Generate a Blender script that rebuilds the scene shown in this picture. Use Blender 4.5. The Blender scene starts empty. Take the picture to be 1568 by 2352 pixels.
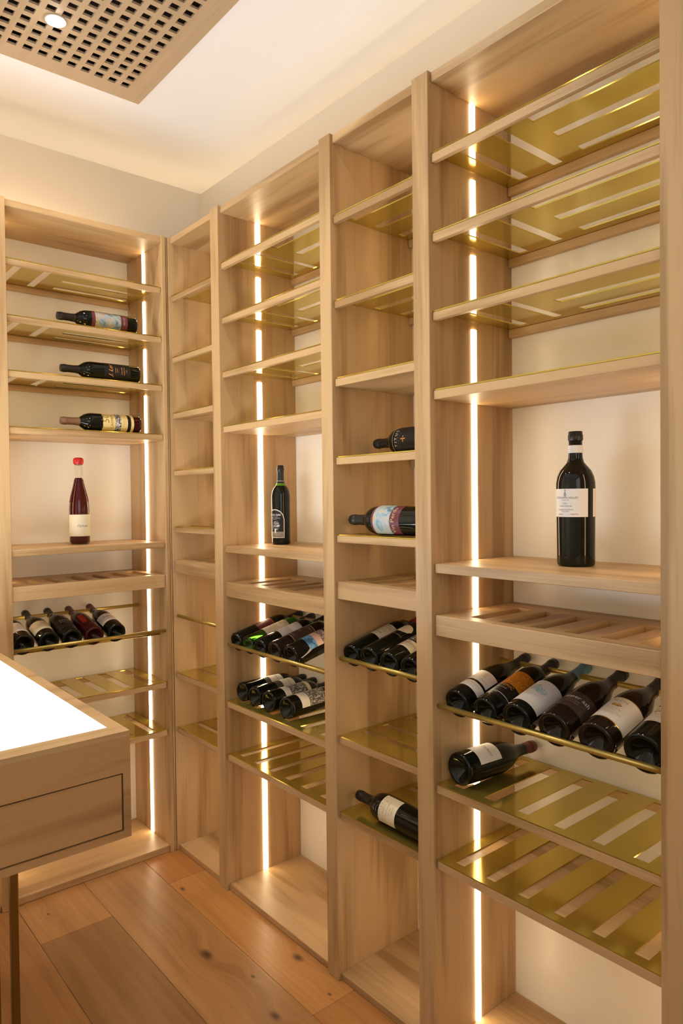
import bpy, bmesh, math, random
from mathutils import Vector, Matrix, noise
random.seed(7)
S = bpy.context.scene
COL = S.collection
Z0 = 0.078                      # floor level is z = 0

# ------------------------------------------------------------------ camera
CAMP = Vector((-1.4332, -2.8838, 1.5 + Z0))
yaw, pitch, roll, fpx = 0.69768, -0.02014, -0.01115, 1613.5
cam = bpy.data.cameras.new('camera')
cam.sensor_fit = 'HORIZONTAL'
cam.sensor_width = 36.0
cam.lens = fpx / 1568.0 * 36.0
cam.clip_start = 0.02
camo = bpy.data.objects.new('camera', cam)
COL.objects.link(camo)
F = Vector((math.sin(yaw) * math.cos(pitch), math.cos(yaw) * math.cos(pitch), math.sin(pitch)))
Rr = Vector((math.cos(yaw), -math.sin(yaw), 0.0))
U = Rr.cross(F)
R2 = Rr * math.cos(roll) + U * math.sin(roll)
U2 = -Rr * math.sin(roll) + U * math.cos(roll)
M = Matrix((R2, U2, -F)).transposed().to_4x4()
M.translation = CAMP
camo.matrix_world = M
S.camera = camo

# ------------------------------------------------------------------ world, exposure
w = bpy.data.worlds.new('world')
S.world = w
w.use_nodes = True
w.node_tree.nodes['Background'].inputs[0].default_value = (0.75, 0.8, 0.9, 1)
w.node_tree.nodes['Background'].inputs[1].default_value = 0.05
S.view_settings.view_transform = 'Standard'
S.view_settings.look = 'None'
S.view_settings.exposure = -0.04
S.view_settings.gamma = 1.0
S.view_settings.use_curve_mapping = False
S.cycles.use_denoising = True
S.cycles.max_bounces = 10
S.cycles.diffuse_bounces = 3
S.cycles.glossy_bounces = 5
S.cycles.transmission_bounces = 8
S.cycles.sample_clamp_indirect = 6.0
S.cycles.caustics_reflective = True
S.cycles.caustics_refractive = True

# light levels
LED_E = 14.0                    # shelf strips
LED_C = (1.0, 0.77, 0.48)
COVE_E = 8.0
TOP_E = 13.0                    # added unseen strip on the shelving, brightens the wall above
COVE_C = (1.0, 0.76, 0.50)
TABLE_E = 11.5
TABLE_C = (0.82, 0.91, 1.0)
SPOT_W = 31.0
SPOT_C = (1.0, 0.91, 0.80)
FILL_W = 15.0
FILL_C = (0.92, 0.95, 1.0)

# ------------------------------------------------------------------ materials
def new_mat(name):
    m = bpy.data.materials.new(name)
    m.use_nodes = True
    nt = m.node_tree
    b = nt.nodes['Principled BSDF']
    return m, nt, b

def simple(name, col, rough=0.5, metal=0.0, bump=0.0, bscale=200.0, var=0.0, spec=0.5):
    m, nt, b = new_mat(name)
    b.inputs['Base Color'].default_value = (*col, 1)
    b.inputs['Roughness'].default_value = rough
    b.inputs['Metallic'].default_value = metal
    b.inputs['Specular IOR Level'].default_value = spec
    tc = nt.nodes.new('ShaderNodeTexCoord')
    nz = nt.nodes.new('ShaderNodeTexNoise')
    nz.inputs['Scale'].default_value = bscale
    nt.links.new(tc.outputs['Object'], nz.inputs['Vector'])
    if bump:
        bp = nt.nodes.new('ShaderNodeBump')
        bp.inputs['Strength'].default_value = bump
        bp.inputs['Distance'].default_value = 0.001
        nt.links.new(nz.outputs[0], bp.inputs['Height'])
        nt.links.new(bp.outputs[0], b.inputs['Normal'])
    if var:
        mx = nt.nodes.new('ShaderNodeMixRGB')
        mx.blend_type = 'MULTIPLY'
        mx.inputs[1].default_value = (*col, 1)
        cr = nt.nodes.new('ShaderNodeValToRGB')
        cr.color_ramp.elements[0].color = (1 - var, 1 - var, 1 - var, 1)
        cr.color_ramp.elements[1].color = (1, 1, 1, 1)
        nt.links.new(nz.outputs[0], cr.inputs[0])
        mx.inputs[0].default_value = 1
        nt.links.new(cr.outputs[0], mx.inputs[2])
        nt.links.new(mx.outputs[0], b.inputs['Base Color'])
    return m

def emis(name, col, e):
    m, nt, b = new_mat(name)
    b.inputs['Base Color'].default_value = (0.9, 0.9, 0.9, 1)
    b.inputs['Emission Color'].default_value = (*col, 1)
    b.inputs['Emission Strength'].default_value = e
    return m

def wood(name, axis, light, dark, rough=0.42, figure=2.0, use_objcol=False, knots=None, scale=1.0):
    m, nt, b = new_mat(name)
    N, L = nt.nodes, nt.links
    tc = N.new('ShaderNodeTexCoord')
    src = tc.outputs['Object']
    oi = N.new('ShaderNodeObjectInfo')
    if knots is None:
        # every board is cut from another part of the tree
        off = N.new('ShaderNodeVectorMath'); off.operation = 'MULTIPLY_ADD'
        cb = N.new('ShaderNodeCombineXYZ')
        for i in range(3):
            L.new(oi.outputs['Random'], cb.inputs[i])
        L.new(cb.outputs[0], off.inputs[0])
        off.inputs[1].default_value = (13.7, 7.3, 21.1)
        L.new(src, off.inputs[2])
        vec = off.outputs[0]
    else:
        vec = src
    knotmask = None
    if knots:
        for (kx, ky, kr) in knots:
            d = N.new('ShaderNodeVectorMath'); d.operation = 'SUBTRACT'
            L.new(src, d.inputs[0]); d.inputs[1].default_value = (kx, ky, 0)
            sc = N.new('ShaderNodeVectorMath'); sc.operation = 'MULTIPLY'
            L.new(d.outputs[0], sc.inputs[0]); sc.inputs[1].default_value = (1 / kr, 0.55 / kr, 0)
            ln = N.new('ShaderNodeVectorMath'); ln.operation = 'LENGTH'
            L.new(sc.outputs[0], ln.inputs[0])
            # push the grain lines round the knot
            mr = N.new('ShaderNodeMapRange'); mr.interpolation_type = 'SMOOTHERSTEP'
            mr.inputs['From Min'].default_value = 0; mr.inputs['From Max'].default_value = 6
            mr.inputs['To Min'].default_value = 1.0; mr.inputs['To Max'].default_value = 0
            L.new(ln.outputs['Value'], mr.inputs['Value'])
            cb = N.new('ShaderNodeCombineXYZ')
            mu = N.new('ShaderNodeMath'); mu.operation = 'MULTIPLY'
            L.new(mr.outputs[0], mu.inputs[0]); mu.inputs[1].default_value = kr * 2.6
            L.new(mu.outputs[0], cb.inputs[0])
            ad = N.new('ShaderNodeVectorMath'); ad.operation = 'ADD'
            L.new(vec, ad.inputs[0]); L.new(cb.outputs[0], ad.inputs[1])
            vec = ad.outputs[0]
            m2 = N.new('ShaderNodeMapRange')
            m2.inputs['From Min'].default_value = 0.25; m2.inputs['From Max'].default_value = 1.2
            m2.inputs['To Min'].default_value = 0.85; m2.inputs['To Max'].default_value = 0
            L.new(ln.outputs['Value'], m2.inputs['Value'])
            if knotmask is None:
                knotmask = m2.outputs[0]
            else:
                mm = N.new('ShaderNodeMath'); mm.operation = 'MAXIMUM'
                L.new(knotmask, mm.inputs[0]); L.new(m2.outputs[0], mm.inputs[1])
                knotmask = mm.outputs[0]
    def mapped(sl, sc):
        mp = N.new('ShaderNodeMapping')
        v = [sc * scale] * 3
        v[axis] = sl * scale
        mp.inputs['Scale'].default_value = v
        L.new(vec, mp.inputs['Vector'])
        return mp.outputs[0]
    def nz(v, detail, dist=0.0):
        n = N.new('ShaderNodeTexNoise')
        n.inputs['Scale'].default_value = 1.0
        n.inputs['Detail'].default_value = detail
        n.inputs['Distortion'].default_value = dist
        L.new(v, n.inputs['Vector'])
        return n.outputs[0]
    broad = nz(mapped(0.7, 7.0), 3, 0.4)
    # cathedral figure: contour lines of a stretched noise
    fig = N.new('ShaderNodeMath'); fig.operation = 'MULTIPLY'
    L.new(broad, fig.inputs[0]); fig.inputs[1].default_value = 16.0
    fr = N.new('ShaderNodeMath'); fr.operation = 'SINE'
    L.new(fig.outputs[0], fr.inputs[0])
    fibre = nz(mapped(6.0, 230.0), 4)
    streak = nz(mapped(1.2, 55.0), 3)
    def mathn(op, a, c):
        n = N.new('ShaderNodeMath'); n.operation = op
        for i, q in enumerate((a, c)):
            if isinstance(q, (int, float)):
                n.inputs[i].default_value = q
            else:
                L.new(q, n.inputs[i])
        return n.outputs[0]
    t = mathn('ADD', mathn('MULTIPLY', fr.outputs[0], 0.13 * figure), mathn('MULTIPLY', streak, 0.55))
    t = mathn('ADD', t, mathn('MULTIPLY', fibre, 0.50))
    t = mathn('ADD', t, mathn('MULTIPLY', broad, 0.55))
    cr = N.new('ShaderNodeValToRGB')
    cr.color_ramp.elements[0].position = 0.55
    cr.color_ramp.elements[0].color = (*dark, 1)
    cr.color_ramp.elements[1].position = 0.98
    cr.color_ramp.elements[1].color = (*light, 1)
    L.new(t, cr.inputs[0])
    colout = cr.outputs[0]
    if use_objcol:
        mx = N.new('ShaderNodeMixRGB'); mx.blend_type = 'MULTIPLY'; mx.inputs[0].default_value = 1
        L.new(colout, mx.inputs[1]); L.new(oi.outputs['Color'], mx.inputs[2])
        colout = mx.outputs[0]
    if knotmask is not None:
        mx = N.new('ShaderNodeMixRGB')
        L.new(knotmask, mx.inputs[0]); L.new(colout, mx.inputs[1])
        mx.inputs[2].default_value = (0.035, 0.016, 0.008, 1)
        colout = mx.outputs[0]
    L.new(colout, b.inputs['Base Color'])
    b.inputs['Roughness'].default_value = rough
    bp = N.new('ShaderNodeBump')
    bp.inputs['Strength'].default_value = 0.12
    bp.inputs['Distance'].default_value = 0.0006
    L.new(fibre, bp.inputs['Height'])
    L.new(bp.outputs[0], b.inputs['Normal'])
    return m

OAK_L, OAK_D = (0.555, 0.355, 0.168), (0.365, 0.212, 0.085)
OAK = [wood('oak_veneer_' + 'xyz'[i], i, OAK_L, OAK_D) for i in range(3)]
TOAK = [wood('table_oak_' + 'xyz'[i], i, (0.52, 0.295, 0.125), (0.35, 0.180, 0.070), rough=0.4) for i in range(3)]
GOAK = wood('grille_oak', 1, (0.50, 0.37, 0.235), (0.42, 0.30, 0.18), figure=0.5)
FLOORW = wood('floor_oak', 1, (0.50, 0.265, 0.10), (0.33, 0.158, 0.054), rough=0.33, figure=0.7, use_objcol=True,
              knots=[(-0.259, -0.73, 0.020), (-0.245, -1.124, 0.014), (-0.03, -0.95, 0.016), 
                     (0.02, -1.02, 0.010), (-0.20, -0.93, 0.007), (-0.60, -0.12, 0.006), (-0.13, -0.30, 0.010), (-0.06, -1.16, 0.006)], scale=0.8)
WALLM = simple('cream_paint', (0.86, 0.77, 0.62), 0.8, bump=0.05, bscale=300)
CEILM = simple('white_ceiling_paint', (0.86, 0.86, 0.87), 0.9, bump=0.04, bscale=300)
BACKM = simple('cream_lacquer_panel', (0.86, 0.79, 0.68), 0.28, spec=0.35)
DARKM = simple('void_shade', (0.045, 0.027, 0.018), 0.9)  # dark base colour stands in for shade in grille and table recesses
GOLD = simple('brushed_brass', (0.58, 0.43, 0.080), 0.13, metal=0.8, bump=0.02, bscale=60)
GOLDR = simple('brass_rod', (0.50, 0.36, 0.09), 0.32, metal=0.7)
LEGM = simple('dark_brass_leg', (0.30, 0.19, 0.06), 0.35, metal=1.0)
LEDM = emis('led_diffuser', LED_C, LED_E)
COVEM = emis('cove_led', COVE_C, COVE_E)
TOPM = emis('added_wall_wash_glow', COVE_C, TOP_E)
TABM = emis('backlit_glass', TABLE_C, TABLE_E)
LAMPM = emis('lamp_lens', (1.0, 0.97, 0.92), 60.0)
RINGM = simple('white_lamp_ring', (0.75, 0.68, 0.6), 0.4)

def glass_dark(name, col, rough=0.03):
    m, nt, b = new_mat(name)
    b.inputs['Base Color'].default_value = (*col, 1)
    b.inputs['Roughness'].default_value = rough
    b.inputs['IOR'].default_value = 1.52
    b.inputs['Specular IOR Level'].default_value = 0.30
    return m

def glass_clear(name, col, rough=0.01, ior=1.48):
    m, nt, b = new_mat(name)
    b.inputs['Base Color'].default_value = (*col, 1)
    b.inputs['Roughness'].default_value = rough
    b.inputs['IOR'].default_value = ior
    b.inputs['Transmission Weight'].default_value = 1.0
    return m

GB = glass_dark('black_wine_glass', (0.006, 0.007, 0.005))
GBR = glass_dark('brown_wine_glass', (0.016, 0.009, 0.007))
GRED = glass_dark('deep_red_wine_glass', (0.045, 0.004, 0.006))
GGREEN = glass_clear('green_bottle_glass', (0.05, 0.30, 0.02))
GNECK = glass_dark('green_neck_glass', (0.12, 0.32, 0.02))
GCLR = glass_clear('clear_bottle_glass', (0.96, 0.96, 0.93), ior=1.2)
WINE = glass_dark('rose_wine', (0.085, 0.003, 0.006), 0.05)
INK = simple('black_ink', (0.03, 0.03, 0.03), 0.6)
GREYINK = simple('grey_ink', (0.22, 0.20, 0.19), 0.6)
REDINK = simple('red_ink', (0.5, 0.02, 0.02), 0.6)
ORINK = simple('orange_foil', (0.85, 0.33, 0.05), 0.35)
WHINK = simple('white_ink', (0.75, 0.72, 0.68), 0.6)
TANINK = simple('tan_ink', (0.55, 0.42, 0.25), 0.6)
BLINK = simple('teal_ink', (0.10, 0.42, 0.52), 0.6)
def cap(name, col, rough=0.45):
    return simple(name, col, rough, bump=0.05, bscale=500)
CBLK = cap('black_foil', (0.012, 0.010, 0.010), 0.4)
CRED = cap('red_foil', (0.42, 0.008, 0.010), 0.35)
CMAR = cap('maroon_foil', (0.12, 0.012, 0.016), 0.35)
CBLU = cap('blue_foil', (0.10, 0.24, 0.33), 0.4)
CBRN = cap('brown_foil', (0.26, 0.13, 0.075), 0.35)
CGRY = cap('grey_foil', (0.10, 0.09, 0.08), 0.4)
CWAX = cap('red_wax', (0.62, 0.02, 0.02), 0.25)
CORK = simple('pale_cork', (0.62, 0.50, 0.33), 0.7, var=0.3, bscale=300)
P_W = simple('white_paper', (0.80, 0.74, 0.66), 0.6)
P_W2 = simple('cool_white_paper', (0.78, 0.74, 0.70), 0.6)
P_CR = simple('cream_paper', (0.78, 0.68, 0.48), 0.6)
P_YE = simple('yellow_paper', (0.80, 0.60, 0.24), 0.55)
P_BK = simple('black_paper', (0.012, 0.010, 0.010), 0.45, spec=0.3)
P_BR = simple('dark_brown_paper', (0.055, 0.036, 0.028), 0.4)
P_MR = simple('maroon_paper', (0.14, 0.02, 0.03), 0.45)
P_GOLD = simple('gold_foil_edge', (0.80, 0.50, 0.12), 0.3, metal=0.8)
P_RED = simple('red_paper', (0.45, 0.02, 0.015), 0.5)
P_PINK = simple('pink_paper', (0.72, 0.50, 0.42), 0.5)

def art(name, stops, scale, dist=2.0, detail=3, rough=0.4, stretch=(1, 1, 1)):
    m, nt, b = new_mat(name)
    N, L = nt.nodes, nt.links
    tc = N.new('ShaderNodeTexCoord')
    mp = N.new('ShaderNodeMapping'); mp.inputs['Scale'].default_value = stretch
    n = N.new('ShaderNodeTexNoise')
    n.inputs['Scale'].default_value = scale
    n.inputs['Distortion'].default_value = dist
    n.inputs['Detail'].default_value = detail
    cr = N.new('ShaderNodeValToRGB')
    cr.color_ramp.elements[0].position = stops[0][0]; cr.color_ramp.elements[0].color = (*stops[0][1], 1)
    cr.color_ramp.elements[1].position = stops[-1][0]; cr.color_ramp.elements[1].color = (*stops[-1][1], 1)
    for p, c in stops[1:-1]:
        e = cr.color_ramp.elements.new(p); e.color = (*c, 1)
    L.new(tc.outputs['Object'], mp.inputs[0]); L.new(mp.outputs[0], n.inputs['Vector'])
    L.new(n.outputs[0], cr.inputs[0]); L.new(cr.outputs[0], b.inputs['Base Color'])
    b.inputs['Roughness'].default_value = rough
    return m
A_PAINT = art('painted_swirl_print', [(0.30, (0.10, 0.13, 0.15)), (0.42, (0.26, 0.38, 0.42)), (0.5, (0.36, 0.36, 0.38)), (0.57, (0.50, 0.42, 0.22)), (0.64, (0.40, 0.10, 0.08)), (0.72, (0.55, 0.55, 0.50))], 22, 2.5)
A_BW = art('engraving_print', [(0.40, (0.03, 0.03, 0.03)), (0.52, (0.12, 0.11, 0.10)), (0.56, (0.62, 0.58, 0.52)), (0.70, (0.70, 0.66, 0.6))], 75, 3.0)
A_OR = art('orange_foil_print', [(0.35, (0.42, 0.12, 0.01)), (0.6, (0.75, 0.28, 0.02)), (0.75, (0.85, 0.40, 0.08))], 90, 4.0, rough=0.3)
A_BLUE = art('blue_print', [(0.40, (0.04, 0.14, 0.30)), (0.48, (0.10, 0.34, 0.62)), (0.7, (0.18, 0.45, 0.72))], 60, 1.0)
A_PAT = art('beaded_print', [(0.44, (0.05, 0.08, 0.16)), (0.50, (0.30, 0.14, 0.12)), (0.56, (0.55, 0.45, 0.42)), (0.7, (0.6, 0.55, 0.5))], 190, 0.5)

# ------------------------------------------------------------------ helpers
def tag(o, label=None, cat=None, group=None, kind=None):
    if label: o['label'] = label
    if cat: o['category'] = cat
    if group: o['group'] = group
    if kind: o['kind'] = kind
    return o

def world_loc(o):
    p = Vector((0, 0, 0))
    while o is not None:
        p += o.location
        o = o.parent
    return p

def link(name, me, m, parent=None, loc=(0, 0, 0)):
    if m is not None and len(me.materials) == 0:
        me.materials.append(m)
    o = bpy.data.objects.new(name, me)
    COL.objects.link(o)
    o.parent = parent
    o.location = loc
    return o

def finish(name, bm, m, parent=None, shift=True, smooth=False):
    """bm is in world coordinates (fit z, lifted by Z0)."""
    if shift and parent is not None:
        bmesh.ops.translate(bm, verts=bm.verts, vec=-world_loc(parent))
    me = bpy.data.meshes.new(name)
    bm.to_mesh(me); bm.free()
    if smooth:
        for p in me.polygons: p.use_smooth = True
    return link(name, me, m, parent)

def add_box(bm, x0, x1, y0, y1, z0, z1, bev=0.0):
    vs = [bm.verts.new((x, y, z)) for x in (x0, x1) for y in (y0, y1) for z in (z0, z1)]
    fs = [(0, 1, 3, 2), (4, 6, 7, 5), (0, 4, 5, 1), (2, 3, 7, 6), (0, 2, 6, 4), (1, 5, 7, 3)]
    ff = [bm.faces.new([vs[i] for i in f]) for f in fs]
    if bev:
        es = set(e for f in ff for e in f.edges)
        bmesh.ops.bevel(bm, geom=list(es), offset=bev, segments=1, affect='EDGES', profile=0.5)

def box(name, x0, x1, y0, y1, z0, z1, m, parent=None, bev=0.0012, lift=Z0):
    bm = bmesh.new()
    add_box(bm, min(x0, x1), max(x0, x1), min(y0, y1), max(y0, y1), min(z0, z1) + lift, max(z0, z1) + lift, bev)
    return finish(name, bm, m, parent)

def empty(name, loc, label, cat, group=None):
    o = bpy.data.objects.new(name, None)
    o.empty_display_size = 0.05
    COL.objects.link(o)
    o.location = loc
    return tag(o, label, cat, group)

def plate_with_holes(bm, xs, ys, holes, z0, z1):
    """flat plate cut on the lines xs, ys; holes(i, j) says which cells are open."""
    nx, ny = len(xs) - 1, len(ys) - 1
    V = {}
    def v(i, j, k):
        if (i, j, k) not in V:
            V[(i, j, k)] = bm.verts.new((xs[i], ys[j], (z0, z1)[k]))
        return V[(i, j, k)]
    solid = lambda i, j: 0 <= i < nx and 0 <= j < ny and not holes(i, j)
    for i in range(nx):
        for j in range(ny):
            if not solid(i, j): continue
            bm.faces.new((v(i, j, 1), v(i + 1, j, 1), v(i + 1, j + 1, 1), v(i, j + 1, 1)))
            bm.faces.new((v(i, j, 0), v(i, j + 1, 0), v(i + 1, j + 1, 0), v(i + 1, j, 0)))
            if not solid(i - 1, j): bm.faces.new((v(i, j, 0), v(i, j, 1), v(i, j + 1, 1), v(i, j + 1, 0)))
            if not solid(i + 1, j): bm.faces.new((v(i + 1, j, 0), v(i + 1, j + 1, 0), v(i + 1, j + 1, 1), v(i + 1, j, 1)))
            if not solid(i, j - 1): bm.faces.new((v(i, j, 0), v(i + 1, j, 0), v(i + 1, j, 1), v(i, j, 1)))
            if not solid(i, j + 1): bm.faces.new((v(i, j + 1, 0), v(i, j + 1, 1), v(i + 1, j + 1, 1), v(i + 1, j + 1, 0)))

def grid_lines(a0, a1, rects, k):
    s = {round(a0, 5), round(a1, 5)}
    for r in rects:
        s.add(round(r[k], 5)); s.add(round(r[k + 1], 5))
    return sorted(s)

# ------------------------------------------------------------------ room
XL, YF = -2.75, -3.9
XR, YB = 0.375, 0.375
ZW = 3.075                       # top of the walls under the cove (fit units)
ZC = 3.280                       # ceiling
GZ = 3.270                       # underside of the grille
GK = (GZ - 1.5) / (3.13 - 1.5)
def gpt(x, y): return (CAMP.x + (x - CAMP.x) * GK, CAMP.y + (y - CAMP.y) * GK)
GX0, GY0 = gpt(-0.178, -0.1145)       # corner of the ceiling grille
PIT = 0.0521 * GK
NGX, NGY = 24, 46
GX1 = GX0 - 0.162 * GK - NGX * PIT + 0.021 * GK
GY1 = GY0 - 0.164 * GK - NGY * PIT + 0.021 * GK

def struct(o): o['kind'] = 'structure'; return o
fl = struct(box('floor', XL, XR + 0.05, YF, YB + 0.05, -0.14, -0.078 - 0.012, DARKM, bev=0))
PW = 0.263
random.seed(3)
joints = {0: [-0.227, -1.197, -2.6], -1: [-2.0], -2: [-0.294, -2.35], -3: [-1.25, -3.1], 1: [-0.9, -2.4], -4: [-0.6, -2.2]}
tone = {(0, 0): (1.0, 0.80, 0.60), (0, 1): (1.12, 0.98, 0.80), (0, 2): (0.95, 0.78, 0.62), (-1, 0): (0.92, 0.88, 0.86), (-2, 0): (0.98, 0.90, 0.80), (-2, 1): (0.66, 0.62, 0.58), (-3, 0): (0.85, 0.76, 0.68)}
for k in range(-10, 3):
    x0 = -0.155 + PW * k
    x1 = x0 + PW
    if x0 > XR: continue
    js = joints.get(k, [random.uniform(-0.3, -1.8), random.uniform(-2.2, -3.4)])
    ys = [YB] + js + [YF]
    for j in range(len(ys) - 1):
        p = box('floor_plank', max(x0 + 0.0006, XL), min(x1 - 0.0006, XR), ys[j + 1] + 0.0006, ys[j] - 0.0006, -0.090, -0.078, FLOORW, fl, bev=0.0008)
        t = tone.get((k, j)) or tuple(random.uniform(0.75, 1.0) * c for c in (1, 0.92, 0.86))
        p.color = (*t, 1)

struct(box('wall_right', XR, XR + 0.04, YF, YB + 0.04, -0.14, ZW, WALLM, bev=0))
struct(box('wall_back', XL, XR, YB, YB + 0.04, -0.14, ZW, WALLM, bev=0))
struct(box('wall_left', XL - 0.04, XL, YF, YB + 0.04, -0.14, ZC + 0.02, WALLM, bev=0))
struct(box('wall_front', XL, XR + 0.04, YF - 0.04, YF, -0.14, ZC + 0.02, WALLM, bev=0))
# ceiling with the opening the grille sits in, and the plenum above it
bm = bmesh.new()
hx0, hx1, hy0, hy1 = GX1 + 0.03, GX0 - 0.03, GY1 + 0.03, GY0 - 0.03
plate_with_holes(bm, [XL - 0.04, hx0, hx1, XR + 0.54], [YF - 0.04, hy0, hy1, YB + 0.54], lambda i, j: i == 1 and j == 1, ZC + Z0, ZC + 0.03 + Z0)
struct(finish('ceiling', bm, CEILM))
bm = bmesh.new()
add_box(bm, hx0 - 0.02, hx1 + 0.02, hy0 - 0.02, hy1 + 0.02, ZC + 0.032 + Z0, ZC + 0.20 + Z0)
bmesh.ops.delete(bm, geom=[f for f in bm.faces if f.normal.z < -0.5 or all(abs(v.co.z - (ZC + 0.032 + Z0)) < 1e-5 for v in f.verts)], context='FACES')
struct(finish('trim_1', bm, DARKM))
# cove behind the lip of the walls, with a warm light line
for nm, a in (('trim_2', (XR + 0.50, XR + 0.54, YF, YB + 0.54)), ('trim_3', (XL, XR + 0.50, YB + 0.50, YB + 0.54))):
    struct(box(nm, *a, ZW - 0.08, ZC, WALLM, bev=0))
struct(box('trim_4', XR + 0.04, XR + 0.50, YF, YB + 0.50, ZW - 0.08, ZW - 0.06, WALLM, bev=0))
struct(box('trim_5', XL, XR + 0.04, YB + 0.04, YB + 0.50, ZW - 0.08, ZW - 0.06, WALLM, bev=0))
c = box('cove_light', XR + 0.30, XR + 0.32, YF + 0.1, YB + 0.28, ZW - 0.059, ZW - 0.045, COVEM, bev=0)
tag(c, 'warm light line hidden in the cove above the right wall', 'cove light', 'light lines in the ceiling cove')
c = box('cove_light', XL + 0.1, XR + 0.28, YB + 0.30, YB + 0.32, ZW - 0.059, ZW - 0.045, COVEM, bev=0)
tag(c, 'warm light line hidden in the cove above the far wall', 'cove light', 'light lines in the ceiling cove')

# ------------------------------------------------------------------ shelving units
# A unit is built in its own (depth, along) frame; T maps it to the world.
def TR(d, a):  return (d, a)            # right wall: depth = x, along = y
def TB(d, a):  return (a, d)            # far wall: depth = y, along = x
class Unit:
    def __init__(s, T, root):
        s.T, s.root = T, root
        s.al = 1 if T is TR else 0      # grain axis for boards running along
        s.dp = 1 - s.al
    def bx(s, name, d0, d1, a0, a1, z0, z1, m, parent=None, bev=0.0012):
        p, q = s.T(d0, a0), s.T(d1, a1)
        return box(name, p[0], q[0], p[1], q[1], z0, z1, m, parent or s.root, bev)
SF, DP = 0.012, 0.371

def plate(u, sh, a0, a1, z, slots, m=GOLD):
    """brass plate with slots (d0, d1, a0, a1)"""
    dl = grid_lines(SF, 0.366, slots, 0)
    alx = grid_lines(min(a0, a1), max(a0, a1), slots, 2)
    def hole(i, j):
        dm, am = (dl[i] + dl[i + 1]) / 2, (alx[j] + alx[j + 1]) / 2
        return any(r[0] < dm < r[1] and r[2] < am < r[3] for r in slots)
    bm = bmesh.new()
    if u.T is TR:
        plate_with_holes(bm, dl, alx, hole, z - 0.0035 + Z0, z + Z0)
    else:
        plate_with_holes(bm, alx, dl, lambda i, j: hole(j, i), z - 0.0035 + Z0, z + Z0)
    bmesh.ops.recalc_face_normals(bm, faces=bm.faces)
    return finish('brass_plate', bm, m, sh)

def brass_shelf(u, a0, a1, z, slots):
    """a0 is the end from which slots are measured"""
    e0, e1 = sorted((a0, a1))
    e0 += 0.0015; e1 -= 0.0015
    sg = 1 if a1 > a0 else -1
    sl = [(r[0], r[1], min(a0 + sg * r[2], a0 + sg * r[3]), max(a0 + sg * r[2], a0 + sg * r[3])) for r in slots]
    sh = u.bx('shelf', SF, SF + 0.016, e0, e1, z - 0.0265, z - 0.0037, OAK[u.al])
    plate(u, sh, e0, e1, z, sl)
    u.bx('rear_rail', 0.352, 0.3705, e0, e1, z - 0.0285, z - 0.0037, OAK[u.al], sh)
    return sh

def solid_shelf(u, a0, a1, z, brass, th=0.028, slots=()):
    e0, e1 = sorted((a0, a1))
    e0 += 0.0015; e1 -= 0.0015
    top = z - 0.0037 if brass else z
    sh = u.bx('solid_shelf', SF, 0.3705, e0, e1, z - th, top, OAK[u.al])
    if brass:
        sg = 1 if a1 > a0 else -1
        plate(u, sh, e0, e1, z, [(q[0], q[1], min(a0 + sg * q[2], a0 + sg * q[3]), max(a0 + sg * q[2], a0 + sg * q[3])) for q in slots])
    return sh

def slatted_tray(u, a0, a1, z, n):
    e0, e1 = sorted((a0, a1))
    e0 += 0.0015; e1 -= 0.0015
    sg = 1 if a1 > a0 else -1
    H = 0.057
    tr = u.bx('slatted_tray', SF, 0.057, e0, e1, z - H, z, OAK[u.al])
    u.bx('rear_rail', 0.277, 0.3705, e0, e1, z - H, z, OAK[u.al], tr)
    w = abs(a1 - a0)
    off = 0.087
    edges = [0.0015]
    for i in range(n):
        edges += [off + 0.0945 * i, off + 0.0945 * i + 0.044]
    edges.append(w - 0.0015)
    for i in range(0, len(edges), 2):
        p, q = a0 + sg * edges[i], a0 + sg * min(edges[i + 1], w - 0.0015)
        u.bx('slat', 0.0573, 0.2767, p, q, z - H + 0.004, z - 0.0003, OAK[u.dp], tr)
    return tr

def cyl_along(u, name, d, z, a0, a1, r, m, parent=None):
    bm = bmesh.new()
    e0, e1 = sorted((a0, a1))
    bmesh.ops.create_cone(bm, cap_ends=True, segments=20, radius1=r, radius2=r, depth=e1 - e0)
    rot = Matrix.Rotation(math.pi / 2, 4, 'X') if u.al == 1 else Matrix.Rotation(math.pi / 2, 4, 'Y')
    bmesh.ops.transform(bm, matrix=rot, verts=bm.verts)
    p = u.T(d, (e0 + e1) / 2)
    bmesh.ops.translate(bm, verts=bm.verts, vec=(p[0], p[1], z + Z0))
    o = finish(name, bm, m, parent or u.root)
    for f in o.data.polygons:
        f.use_smooth = len(f.vertices) == 4
    return o

def rods(u, a0, a1, zf, zr):
    e0, e1 = sorted((a0, a1))
    cyl_along(u, 'bottle_rod', 0.024, zf, e0 + 0.0003, e1 - 0.0003, 0.0075, GOLDR)
    cyl_along(u, 'bottle_rod', 0.085, zf - 0.021, e0 + 0.0003, e1 - 0.0003, 0.0075, GOLDR)
    cyl_along(u, 'bottle_rod', 0.306, zr, e0 + 0.0003, e1 - 0.0003, 0.0075, GOLDR)

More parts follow.
